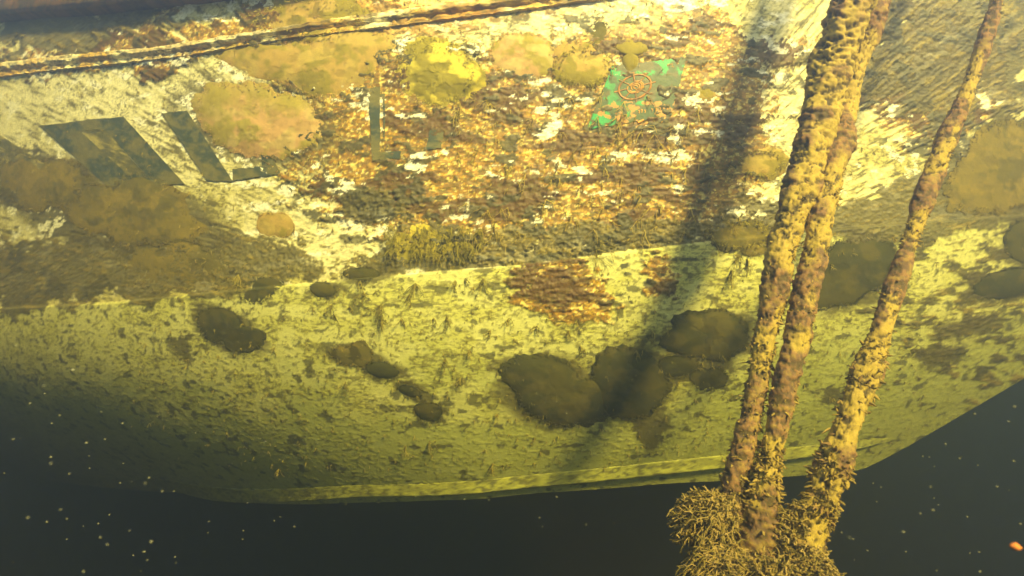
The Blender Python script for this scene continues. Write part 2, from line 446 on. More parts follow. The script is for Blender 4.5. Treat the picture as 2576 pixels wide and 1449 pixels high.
# ------------------------------------------------------------------ registration letters: thin cut shapes stuck to the side
def plate(name, rings, colfn, mat, parent, thick=0.002, lift=0.0035, res=9.0, label=None, hole=None):
    """quads (photo corners, in order) laid on the hull skin as one thin plate with edges"""
    V = []; F = []; C = []
    for q in rings:
        q = np.array(q, float)
        w = max(np.hypot(*(q[1] - q[0])), np.hypot(*(q[2] - q[3]))); hgt = max(np.hypot(*(q[3] - q[0])), np.hypot(*(q[2] - q[1])))
        a, b = max(3, int(w / res) + 1), max(3, int(hgt / res) + 1)
        s, t = np.meshgrid(np.linspace(0, 1, a), np.linspace(0, 1, b), indexing='ij')
        P = (q[0] * ((1 - s) * (1 - t))[..., None] + q[1] * (s * (1 - t))[..., None] + q[2] * (s * t)[..., None] + q[3] * ((1 - s) * t)[..., None])
        # worn, slightly ragged outline
        j = (fbm(P[..., 0] / 7, P[..., 1] / 7, octaves=3, seed=12) - .5) * 3.0
        P = P + j[..., None] * ((s == 0) | (s == 1) | (t == 0) | (t == 1))[..., None]
        top = at(P[..., 0], P[..., 1], lift + thick); bot = at(P[..., 0], P[..., 1], -0.004)
        base = len(V)
        n0 = a * b
        V += list(top.reshape(-1, 3)) + list(bot.reshape(-1, 3))
        f = grid_faces(a, b)
        F += list(f + base)
        idx = np.arange(n0).reshape(a, b)
        loop = list(idx[:, 0]) + list(idx[-1, 1:]) + list(idx[::-1, -1][1:]) + list(idx[0, ::-1][1:-1])
        for k in range(len(loop)):
            i0, i1 = loop[k], loop[(k + 1) % len(loop)]
            F.append([i1 + base, i0 + base, i0 + base + n0, i1 + base + n0])
        cc_ = colfn(P, top).reshape(-1, 4)
        C += list(cc_) + list(cc_)
    o = link_mesh(name, V, F, mat, parent, smooth=False, cols=C)
    if label: o["label"] = label
    return o

def letter_col(P, W):
    n1 = fbm(W[..., 0] * 14, W[..., 2] * 26, octaves=4, seed=33)
    c = np.zeros(n1.shape + (3,)) + np.array([0.055, 0.072, 0.045])
    c = mixc(c, [0.17, 0.15, 0.04], sst(.48, .62, n1) * .8)
    return np.concatenate([c, (0.45 + 0.4 * n1)[..., None]], -1)
def worn_col(P, W):
    n1 = fbm(W[..., 0] * 22, W[..., 2] * 44, octaves=5, seed=34)
    c = np.zeros(n1.shape + (3,)) + np.array([0.12, 0.11, 0.03])
    c = mixc(c, [0.42, 0.36, 0.10], sst(.47, .6, n1))
    c = mixc(c, [0.09, 0.09, 0.03], sst(.5, .3, n1) * .7)
    return np.concatenate([c, np.full(n1.shape + (1,), 0.9)], -1)

# leftmost, cut by the frame
plate("registration_letter", [[(-160, 320), (-10, 333), (200, 470), (-100, 500)]], worn_col, M_letter, boat, label="dark worn letter cut by the left edge")
# slanted block letter with a worn middle
plate("registration_letter", [[(97, 316), (178, 307), (350, 466), (272, 470)],
                              [(238, 299), (311, 294), (464, 462), (392, 466)],
                              [(178, 307), (238, 299), (262, 325), (205, 333)],
                              [(322, 440), (365, 437), (392, 466), (350, 466)]], letter_col, M_letter, boat, label="dark slanted letter between two pale gaps")
plate("letter_infill", [[(206, 334), (263, 326), (364, 437), (322, 440)]], worn_col, M_letter, boat)
plate("registration_letter", [[(406, 285), (470, 278), (585, 455), (520, 455)],
                              [(585, 425), (695, 415), (706, 436), (585, 455)],
                              [(655, 370), (686, 380), (695, 415), (660, 418)]], letter_col, M_letter, boat, label="dark letter half hidden by the pink sponge")
plate("registration_letter", [[(926, 224), (956, 218), (956, 400), (936, 405)],
                              [(954, 236), (968, 235), (968, 242), (954, 243)], [(963, 240), (968, 240), (968, 345), (964, 346)],
                              [(956, 384), (1010, 380), (1006, 398), (956, 402)]], letter_col, M_letter, boat, lift=.0046, label="upright grey letter left of the golden crust")
plate("letter_remnant", [[(1084, 318), (1116, 330), (1110, 372), (1070, 378)]], letter_col, M_letter, boat, lift=.0046)

# ------------------------------------------------------------------ green sticker with a ship's wheel
def sticker_col(P, W):
    n1 = fbm(W[..., 0] * 45, W[..., 2] * 60, octaves=4, seed=43)
    n2 = fbm(W[..., 0] * 20, W[..., 2] * 26, octaves=3, seed=44)
    left = 1 - sst(1500, 1600, P[..., 0])
    c = np.zeros(n1.shape + (3,)) + np.array([0.035, 0.075, 0.008])
    c = mixc(c, [0.10, 0.085, 0.014], sst(.42, .56, n2) * .85)
    c = mixc(c, [0.012, 0.36, 0.09], sst(.50, .57, n1 + .12 * left - .03) * np.maximum(left, sst(.6, .75, n2 + .25 * (P[..., 1] < 190))) )
    c = mixc(c, [0.50, 0.24, 0.03], sst(.62, .68, fbm(W[..., 0] * 60, W[..., 2] * 80, octaves=3, seed=47)) * (P[..., 1] > 255))
    return np.concatenate([c, np.full(n1.shape + (1,), 0.4)], -1)
st = plate("flag_sticker", [[(1540, 166), (1727, 143), (1690, 290), (1475, 326)]], sticker_col, M_sticker, boat, res=3.0, lift=0.0036, label="green sticker with an orange ship's wheel")

def ribbon(paths, name, colr, mat, parent, w=1.5, lift=0.0058, label=None):
    V = []; F = []; C = []
    for (pts, ww) in paths:
        pts = np.array(pts, float)
        d = np.gradient(pts, axis=0); d /= np.linalg.norm(d, axis=1)[:, None] + 1e-9
        nrm = np.stack([-d[:, 1], d[:, 0]], 1)
        l, r = pts + nrm * ww, pts - nrm * ww
        base = len(V)
        a0 = at(l[:, 0], l[:, 1], lift); a1 = at(pts[:, 0], pts[:, 1], lift + .0012); a2 = at(r[:, 0], r[:, 1], lift)
        a3 = at(r[:, 0], r[:, 1], lift - .004); a4 = at(l[:, 0], l[:, 1], lift - .004)
        ring = np.stack([a0, a1, a2, a3, a4], 1)
        V += list(ring.reshape(-1, 3))
        F += list(grid_faces(len(pts), 5, wrap=True) + base)
        n1 = fbm(ring[..., 0] * 90, ring[..., 2] * 90, octaves=3, seed=3)
        c = mixc(np.zeros(n1.shape + (3,)) + np.array(colr), [0.16, 0.08, 0.015], sst(.55, .68, n1) * .8)
        C += list(np.concatenate([c, np.full(n1.shape + (1,), .4)], -1).reshape(-1, 4))
    o = link_mesh(name, V, F, mat, parent, cols=C)
    if label: o["label"] = label
    return o

def E(cx, cy, rx, ry, rot, a):
    a = np.asarray(a); r = math.radians(rot)
    u, v = rx * np.cos(a), ry * np.sin(a)
    return np.stack([cx + u * math.cos(r) - v * math.sin(r), cy + u * math.sin(r) + v * math.cos(r)], -1)
wc = (1597, 219, 42, 29, -22)
paths = [(E(*wc, np.linspace(0, 2 * math.pi, 60)), 2.6)]
for k in range(8):
    a = k * math.pi / 4 + 0.2
    p = [E(wc[0], wc[1], wc[2] * f, wc[3] * f, wc[4], a) for f in np.linspace(0.45, 1.3, 10)]
    paths.append((p, 1.5 if k % 2 else 1.9))
wheel = ribbon(paths, "ships_wheel", (0.40, 0.17, 0.012), M_sticker, st)
hubp = []
for f in (0.12, 0.26, 0.4, 0.5):
    hubp.append((E(wc[0] + 1, wc[1], wc[2] * f, wc[3] * f, wc[4], np.linspace(0.3 + f * 9, 5.6 + f * 9, 22)), 2.0))
ribbon(hubp, "wheel_hub", (0.55, 0.27, 0.02), M_sticker, st)
marks = []
for (x, y) in [(1607, 281), (1614, 279), (1622, 280), (1640, 277), (1650, 276), (1660, 273), (1668, 272), (1678, 270)]:
    marks.append(([(x, y - 3), (x + 1.5, y), (x, y + 4)], 1.4)); marks.append(([(x - 2, y - 2.5), (x, y - 3), (x + 3, y - 3)], 1.1))
for (x, y) in [(1612, 305), (1622, 312), (1607, 318), (1660, 308), (1668, 300)]:
    marks.append(([(x - 7, y + 3), (x, y), (x + 8, y - 4)], 3.2))
ribbon(marks, "worn_gold_lettering", (0.62, 0.32, 0.04), M_sticker, st)

# ------------------------------------------------------------------ sponges and mats growing on the side
KINDS_ = {
    'pink': ((0.50, 0.32, 0.13), (0.33, 0.27, 0.045), (0.55, 0.42, 0.16)),
    'tan': ((0.42, 0.29, 0.07), (0.27, 0.22, 0.03), (0.48, 0.36, 0.09)),
    'yellow': ((0.52, 0.44, 0.06), (0.26, 0.22, 0.025), (0.66, 0.54, 0.07)),
    'olive': ((0.20, 0.16, 0.03), (0.14, 0.12, 0.025), (0.26, 0.20, 0.035)),
    'dark': ((0.085, 0.078, 0.018), (0.06, 0.06, 0.016), (0.11, 0.095, 0.02)),
    'flesh': ((0.85, 0.42, 0.08), (0.55, 0.28, 0.05), (0.9, 0.6, 0.16)),
}
def outline(pts):
    if len(pts) == 1:
        cx, cy, rx, ry, rot = pts[0]
        P = E(cx, cy, rx, ry, rot, np.linspace(0, 2 * math.pi, 24, endpoint=False))
        return (cx, cy), P
    P = np.array(pts, float)
    x, y = P[:, 0], P[:, 1]
    a = x * np.roll(y, -1) - np.roll(x, -1) * y
    A = a.sum() / 2
    return (((x + np.roll(x, -1)) * a).sum() / (6 * A), ((y + np.roll(y, -1)) * a).sum() / (6 * A)), P

FR = []
def mound(name, kind, pts, hgt, label, cat="sponge", group=None, seed=0, rough=1.0, pinkc=None):
    (cx, cy), P = outline(pts)
    ang = np.arctan2(P[:, 1] - cy, P[:, 0] - cx); rad = np.hypot(P[:, 0] - cx, P[:, 1] - cy)
    o = np.argsort(ang); ang, rad = ang[o], rad[o]
    size = rad.mean()
    na = int(np.clip(size * 1.6, 60, 240)); nr = int(np.clip(size / 2.6, 12, 60))
    th_ = np.linspace(-math.pi, math.pi, na, endpoint=False)
    R = np.interp(th_, np.concatenate([ang - 2 * math.pi, ang, ang + 2 * math.pi]), np.tile(rad, 3))
    kk = np.hanning(max(3, na // 14)); kk /= kk.sum(); m = len(kk) // 2
    R = np.convolve(np.concatenate([R[-m:], R, R[:m]]), kk, mode='same')[m:m + na]
    ex, ey = np.cos(th_) * R, np.sin(th_) * R
    R0 = R.copy()
    R = R * (1 + max(rough, .75) * ((fbm((cx + ex) / 26, (cy + ey) / 22, octaves=3, seed=seed + 60) - .5) * 0.28 + (fbm((cx + ex) / 7, (cy + ey) / 7, octaves=3, seed=seed) - .5) * 0.14 * min(1, 60 / size)))
    t = np.linspace(0, 1, nr) ** 0.8
    RR = R0[None, :] * t[:, None] + (R - R0)[None, :] * t[:, None] ** 9
    U = cx + np.cos(th_)[None, :] * RR
    Vv = cy + np.sin(th_)[None, :] * RR
    W = at(U, Vv)
    n1 = fbm(W[..., 0] * 9, W[..., 2] * 11, octaves=4, seed=seed + 5)
    n2 = fbm(W[..., 0] * 45, W[..., 2] * 50, octaves=4, seed=seed + 9)
    n3 = fbm(W[..., 0] * 28 , W[..., 2] * 36, octaves=4, seed=seed + 13)
    prof = np.clip(1 - t ** 2.4, 0, 1) ** 0.85
    hgt = hgt * .45
    H = hgt * prof[:, None] * (0.72 + 0.45 * (n1 - .4)) + hgt * 0.10 * rough * (n2 - .5) * np.clip(prof * 3, 0, 1)[:, None]
    pits = sst(.60, .70, n3) * rough
    H = H - hgt * 0.08 * pits * np.clip(prof * 2, 0, 1)[:, None]
    H = np.where(t[:, None] >= 0.999, -0.006, np.maximum(H, -0.002))
    W = at(U, Vv, H.clip(-1, 1))
    c0, c1, c2 = KINDS_[kind]
    c = np.zeros(H.shape + (3,)) + np.array(c0)
    topness = sst(0.1, -0.7, np.sin(th_)[None, :] * t[:, None] * -1) if pinkc is None else pinkc(U, Vv)
    c = mixc(c, c1, sst(.46, .62, n1 * .6 + n2 * .4 + 0.06))
    c = mixc(c, c2, sst(.58, .72, fbm(W[..., 0] * 16, W[..., 2] * 30, octaves=3, seed=seed + 21)) * .7)
    c = mixc(c, np.array(c1) * .55, pits * .55)
    if pinkc is not None: c = mixc(c, np.array(c1), pinkc(U, Vv, n2))
    cc_ = np.concatenate([c, np.full(H.shape + (1,), 0.45)], -1)
    ob = link_mesh(name, W.reshape(-1, 3), grid_faces(nr, na, wrap=True), M_sponge, cols=cc_.reshape(-1, 4))
    for k in range(int(size * (5 if kind in ("dark", "olive") else 3))):
        i = rng.integers(na); j = nr - 1 - rng.integers(0, max(2, nr // 5))
        FR.append((W[j, i] + np.array([0, -.002, 0]), np.array([math.cos(th_[i]), -.35, -math.sin(th_[i])]), tuple(np.array(c0) * rng.uniform(.7, 1.1)), size))
    return tag(ob, label, cat, group)

GR = "sponges growing on the hull"
pk = lambda yy: (lambda U, V, n=None: np.zeros(U.shape) if n is None else sst(yy + 20, yy - 25, V + (n - .5) * 90) * .75)
mound("sponge", "tan", [(490, 118), (600, 100), (700, 112), (780, 104), (1000, 95), (1035, 90), (1010, 130), (985, 165), (940, 215), (850, 245), (760, 235), (700, 210), (600, 175), (520, 145)], .035,
      "long flat tan sponge stretched under the rub rail above the pink one", group=GR, seed=1, rough=.6)
mound("sponge", "tan", [(600, 40), (660, -5), (900, -12), (945, 30), (965, 66), (850, 92), (720, 92), (650, 80)], .03,
      "shaggy brown mat across the rub rail at the top of the hull", cat="growth", seed=2, rough=1.1)
mound("sponge", "yellow", [(1000, 150), (1030, 105), (1100, 97), (1160, 108), (1195, 150), (1250, 200), (1190, 250), (1130, 275), (1050, 250), (1000, 225), (985, 190)], .045,
      "bright yellow fuzzy sponge between the long tan one and the round tan one", group=GR, seed=3, rough=1.0)
mound("sponge", "pink", [(480, 250), (500, 215), (590, 210), (700, 235), (790, 250), (820, 300), (800, 370), (740, 392), (640, 395), (560, 370), (510, 320)], .05,
      "largest pinkish sponge with green upper rim covering a slanted letter", group=GR, seed=4, rough=.5, pinkc=pk(270))
mound("sponge", "pink", [(1225, 130), (1250, 95), (1310, 85), (1370, 90), (1400, 130), (1395, 180), (1350, 200), (1280, 195), (1235, 165)], .04,
      "round smooth tan sponge left of the green sticker, lighter of the joined pair", group=GR, seed=5, rough=.4)
mound("sponge", "tan", [(1385, 118), (1450, 105), (1520, 125), (1552, 155), (1530, 205), (1460, 218), (1395, 205)], .035,
      "mottled olive tan sponge touching the upper left of the green sticker", group=GR, seed=6, rough=.9)
mound("sponge", "olive", [(-60, 425), (0, 395), (100, 412), (200, 410), (240, 450), (220, 490), (130, 520), (20, 490), (-50, 470)], .03,
      "flat olive sponge over the lower end of the letters at the left edge", group=GR, seed=7, rough=.7)
mound("sponge", "olive", [(120, 500), (190, 470), (280, 465), (440, 468), (484, 505), (450, 530), (535, 570), (505, 602), (380, 612), (260, 590), (160, 550)], .035,
      "broad olive brown sponge just below the slanted block letter", group=GR, seed=8, rough=.6)
mound("sponge", "tan", [(645, 548), (690, 535), (745, 565), (745, 578), (690, 592), (645, 578)], .018,
      "small smooth tan sponge alone on the pale side below the pink sponge", group=GR, seed=9, rough=.5)
mound("sponge", "dark", [(910, 688, 52, 15, -3)], .015, "thin dark strip of sponge lying along the knuckle line", group=GR, seed=10, rough=.5)
mound("sponge", "dark", [(812, 728, 34, 20, 3)], .018, "small oval dark sponge hanging just under the knuckle line", group=GR, seed=11, rough=.4)
mound("sponge", "dark", [(560, 705), (640, 702), (730, 712), (700, 722), (600, 728), (520, 722)], .012, "dark wedge shaped streak of sponge left of the small oval one", group=GR, seed=12, rough=.5)
mound("sponge", "olive", [(280, 640), (400, 618), (520, 625), (600, 655), (590, 700), (450, 715), (330, 700)], .025, "olive mat of growth above the knuckle line at the far left", cat="growth", seed=13, rough=1)
mound("sponge", "dark", [(485, 790), (530, 770), (580, 780), (610, 820), (680, 835), (670, 862), (620, 885), (560, 860), (500, 830)], .022,
      "dark elongated sponge alone on the left of the lower hull", group=GR, seed=14, rough=.7)
mound("sponge", "dark", [(962, 932, 44, 22, 5)], .016, "smaller dark sponge left of centre, topmost of the short chain", group=GR, seed=15, rough=1.1)
mound("sponge", "dark", [(1030, 983, 32, 14, 15)], .012, "tiny dark oval sponge in the middle of the short chain", group=GR, seed=16, rough=.9)
mound("sponge", "dark", [(1035, 1030), (1075, 1015), (1110, 1022), (1112, 1050), (1075, 1056), (1045, 1042)], .014, "ragged dark sponge at the lower end of the short chain", group=GR, seed=17, rough=1.2)
mound("sponge", "olive", [(820, 885), (870, 872), (935, 880), (945, 905), (890, 915), (850, 905)], .008, "thin streaky dark film of growth above the short chain", cat="growth", seed=18, rough=1.8)
mound("sponge", "dark", [(1255, 935), (1275, 900), (1340, 890), (1420, 905), (1465, 950), (1540, 970), (1535, 1050), (1450, 1070), (1350, 1055), (1300, 1020), (1305, 990), (1265, 965)], .045,
      "biggest dark sponge on the lower hull, left one of the joined masses", group=GR, seed=19, rough=.45)
mound("sponge", "dark", [(1485, 930), (1500, 890), (1550, 870), (1620, 885), (1670, 920), (1690, 950), (1680, 1000), (1640, 1040), (1560, 1060), (1500, 1035), (1490, 970)], .042,
      "dark domed sponge in the middle of the joined masses on the lower hull", group=GR, seed=20, rough=.45)
mound("sponge", "dark", [(1650, 880), (1690, 830), (1690, 800), (1760, 785), (1800, 775), (1850, 785), (1885, 820), (1895, 850), (1850, 893), (1760, 897), (1700, 890)], .04,
      "dark olive sponge beside the double rope, upper right of the joined masses", group=GR, seed=22, rough=.7)
mound("sponge", "dark", [(1700, 922, 62, 28, -8)], .02, "low dark sponge bridging the middle dome and the one by the rope", group=GR, seed=23, rough=1.0)
mound("sponge", "dark", [(1730, 945), (1780, 930), (1835, 945), (1830, 965), (1790, 975), (1740, 965)], .015, "small flat dark sponge lowest beside the double rope", group=GR, seed=24, rough=1.0)
mound("sponge", "dark", [(2080, 625), (2150, 600), (2230, 597), (2262, 620), (2240, 680), (2180, 740), (2100, 775), (2030, 782), (2055, 700)], .035,
      "dark smooth sponge filling the gap between the two ropes", group=GR, seed=25, rough=.45)
mound("sponge", "olive", [(2370, 520), (2400, 420), (2440, 350), (2600, 310), (2680, 400), (2660, 490), (2560, 522), (2450, 530)], .04,
      "large dark olive sponge at the right edge beside the single rope", group=GR, seed=26, rough=.5)
mound("sponge", "dark", [(2592, 605, 70, 62, -20)], .03, "dark sponge cut by the right edge, middle of three there", group=GR, seed=27, rough=.5)
mound("sponge", "dark", [(2535, 712, 95, 36, -12)], .028, "slender dark sponge lowest at the right edge", group=GR, seed=28, rough=.5)
mound("sponge", "tan", [(1858, 425), (1900, 378), (1960, 372), (1990, 400), (1960, 445), (1900, 448)], .028,
      "fuzzy tan sponge just left of the double rope at mid height", group=GR, seed=29, rough=.8)
mound("sponge", "olive", [(1770, 600), (1800, 560), (1890, 550), (1950, 580), (1950, 615), (1860, 628), (1790, 618)], .028,
      "olive sponge above the knuckle line touching the double rope", group=GR, seed=30, rough=.9)
mound("sponge", "tan", [(1537, 108), (1600, 100), (1638, 110), (1606, 140), (1600, 185), (1580, 190), (1568, 140), (1545, 128)], .03,
      "small pale hanging sponge over the top of the green sticker", group=GR, seed=31, rough=.8)
mound("sponge", "tan", [(1775, 238, 38, 24, 0)], .02, "small round brown sponge right of the green sticker", group=GR, seed=32, rough=.6)
mound("sponge", "flesh", [(632, 98, 36, 16, 5)], .02, "small bright orange sponge on the rub rail left of centre", group=GR, seed=34, rough=.6)
mound("sponge", "olive", [(1490, 60), (1510, 40), (1530, 90), (1515, 140), (1495, 150), (1485, 110)], .014, "thin brown drip of growth hanging from the top edge", cat="growth", seed=35, rough=1.2)
mound("sponge", "yellow", [(965, 640), (990, 600), (1010, 562), (1060, 552), (1130, 568), (1205, 578), (1218, 615), (1130, 632), (1060, 640), (1000, 660)], .02,
      "stringy yellow green weed mat hanging over the knuckle line at centre", cat="weed", seed=36, rough=1.4)

# ------------------------------------------------------------------ weed strands (uncountable)
class Strands:
    def __init__(s): s.V = []; s.F = []; s.C = []; s.n = 0
    def add(s, P, r0, r1, col):
        P = np.asarray(P); n = len(P)
        d = np.gradient(P, axis=0); d /= np.linalg.norm(d, axis=1)[:, None] + 1e-9
        up = np.array([0.3, 1.0, 0.2]); a = np.cross(d, up); a /= np.linalg.norm(a, axis=1)[:, None] + 1e-9
        b = np.cross(d, a)
        rad = np.linspace(r0, r1, n)[:, None]
        ring = [P + (a * math.cos(k * 2.094) + b * math.sin(k * 2.094)) * rad for k in range(3)]
        R = np.stack(ring, 1).reshape(-1, 3)
        s.F.append(grid_faces(n, 3, wrap=True) + s.n); s.V.append(R); s.n += len(R)
        s.C.append(np.tile(np.array([*col, .5]), (len(R), 1)))
    def build(s, name, mat, parent=None):
        return link_mesh(name, np.concatenate(s.V), np.concatenate(s.F), mat, parent, cols=np.concatenate(s.C))

def tuft(s, p, length, nb, spread, cols, r=0.0009, down=np.array([0, -0.25, -1.0])):
    for k in range(nb):
        d = down + rng.normal(0, spread, 3); d[1] = -abs(d[1])
        d /= np.linalg.norm(d)
        L = length * rng.uniform(.5, 1.1)
        n = 6
        pts = [np.array(p)]
        for i in range(n - 1):
            d = d + rng.normal(0, .25, 3) + np.array([0, .04, -.10]); d /= np.linalg.norm(d)
            pts.append(pts[-1] + d * L / n)
        c_ = cols[rng.integers(len(cols))]
        s.add(pts, r * rng.uniform(.7, 1.4), r * .35, c_)
        if L > 0.02:
            for q in range(2):
                b0 = pts[rng.integers(1, n - 1)]
                dd = d + rng.normal(0, .8, 3); dd /= np.linalg.norm(dd)
                s.add([b0, b0 + dd * L * .18, b0 + dd * L * .3 + np.array([0, 0, -L * .1])], r * .8, r * .3, c_)

ws = Strands()
wc_ = [(0.22, 0.19, 0.03), (0.30, 0.25, 0.04), (0.14, 0.12, 0.025), (0.36, 0.30, 0.05)]
# the clear clumps below the knuckle line
for (x, y, L, nbr) in [(1145, 705, .045, 9), (1170, 700, .035, 5), (1215, 700, .055, 9), (1192, 720, .03, 4), (1045, 712, .07, 10), (1030, 740, .05, 5), (905, 705, .05, 7), (915, 735, .05, 6), (960, 765, .075, 14),
                       (958, 800, .06, 8), (835, 765, .06, 8), (840, 790, .04, 6), (1010, 800, .04, 5), (1090, 800, .03, 5), (1125, 795, .05, 7), (880, 770, .03, 4), (1235, 830, .04, 5),
                       (1180, 880, .05, 7), (1120, 900, .06, 8), (1160, 950, .05, 6), (1280, 800, .04, 5), (1450, 800, .05, 8), (1430, 830, .04, 6), (1350, 820, .04, 5), (1250, 1040, .04, 5),
                       (1080, 1110, .05, 6), (1020, 1120, .05, 6), (1240, 1165, .05, 7), (1640, 830, .045, 7), (1600, 880, .04, 5), (1460, 870, .04, 5), (870, 960, .05, 7), (700, 1180, .04, 5),
                       (1500, 625, .09, 14), (1510, 600, .07, 9), (1880, 650, .08, 12), (1860, 640, .06, 9), (1840, 680, .07, 10), (600, 690, .09, 12), (610, 660, .06, 6), (1245, 560, .05, 7), (1165, 595, .05, 6)]:
    tuft(ws, at(x, y, .002), L, nbr, .35, wc_, r=.0011)
# fringe of the central weed mat
for k in range(90):
    x = rng.uniform(970, 1215); y = 600 + rng.uniform(-35, 40)
    tuft(ws, at(x, y, rng.uniform(.01, .028)), rng.uniform(.02, .06), 4, .5, [(0.28, 0.24, 0.035), (0.22, 0.19, 0.03), (0.33, .28, .045)], r=.0010)
# wisps over the golden crust
for k in range(150):
    x = rng.uniform(1150, 1880); y = rng.uniform(230, 600)
    tuft(ws, at(x, y, .005), rng.uniform(.02, .08), 3, .4, [(0.34, 0.26, 0.045), (0.42, 0.33, 0.06), (0.24, 0.18, .03)], r=.0013, down=np.array([-.35, -.4, -1.0]))
# small scattered tufts on the lower hull
for k in range(900):
    x = rng.uniform(330, 2350); y = rng.uniform(700, 1180)
    p = at(x, y, .001)
    if p[2] < Zb(p[0]) + .04 or p[2] > Zc(p[0]) - .02: continue
    tuft(ws, p, rng.uniform(.006, .024), int(rng.integers(2, 5)), .5, wc_, r=.0009)
# scruff along the upper side
for k in range(700):
    x = rng.uniform(-60, 2640); y = rng.uniform(-20, 690)
    tuft(ws, at(x, y, .003), rng.uniform(.008, .028), 3, .7, [(0.3, 0.24, .04), (.22, .17, .03), (.4, .32, .06)], r=.0010)
wo = ws.build("weed_strands", M_weed)
tag(wo, "fine brown weed strands and tufts hanging all over the boat side", "weed", kind="stuff")

# fuzzy rims on the shaggier sponges
fz = Strands()
for (cx0, cy0, rx, ry, off) in [(1095, 185, 100, 86, .02), (1470, 165, 75, 50, .015), (1915, 410, 60, 34, .012), (1860, 590, 88, 34, .012), (780, 45, 150, 45, .02)]:
    for k in range(110):
        a = rng.uniform(0, 2 * math.pi); f = rng.uniform(.55, 1.0) ** .5
        p = at(cx0 + rx * f * math.cos(a), cy0 + ry * f * math.sin(a), off)
        tuft(fz, p, rng.uniform(.006, .016), 2, .9, [(0.40, .34, .045), (.3, .25, .03)], r=.0012, down=np.array([math.cos(a), -.6, -math.sin(a)]))
for (p, d_, col, size) in FR:
    tuft(fz, p, rng.uniform(.003, .013), 1, .5, [col], r=.0009, down=d_)
fo = fz.build("sponge_fuzz", M_weed)
tag(fo, "short soft fuzz of algae over and around the sponges", "algae", kind="stuff")

# ------------------------------------------------------------------ ropes
def px_at(x, y, Y):
    return np.array([Y * (x - CX) / K, Y, Y * (CY - y) / K])

def smooth_path(pts, n):
    pts = np.array(pts, float)
    d = np.concatenate([[0], np.cumsum(np.linalg.norm(np.diff(pts[:, :3], axis=0), axis=1))])
    q = np.linspace(0, d[-1], n)
    P = np.stack([np.interp(q, d, pts[:, k]) for k in range(pts.shape[1])], -1)
    w = max(3, n // 30) | 1
    kk = np.hanning(w + 2); kk /= kk.sum(); m = len(kk) // 2
    out = np.stack([np.convolve(np.pad(P[:, k], m, mode='reflect', reflect_type='odd'), kk, mode='valid') for k in range(P.shape[1])], -1)
    return out

def frame(P):
    d = np.gradient(P, axis=0); d /= np.linalg.norm(d, axis=1)[:, None]
    a = np.cross(d, np.array([0, 1.0, 0])); a /= np.linalg.norm(a, axis=1)[:, None]
    b = np.cross(d, a)
    return d, a, b

YEL = np.array([0.42, 0.31, 0.055]); YEL2 = np.array([0.44, 0.32, 0.07]); PUR = np.array([0.15, 0.095, 0.055]); RED = np.array([0.27, 0.155, 0.065]); OLV = np.array([0.22, 0.18, 0.04]); DRK = np.array([0.10, 0.075, 0.03])

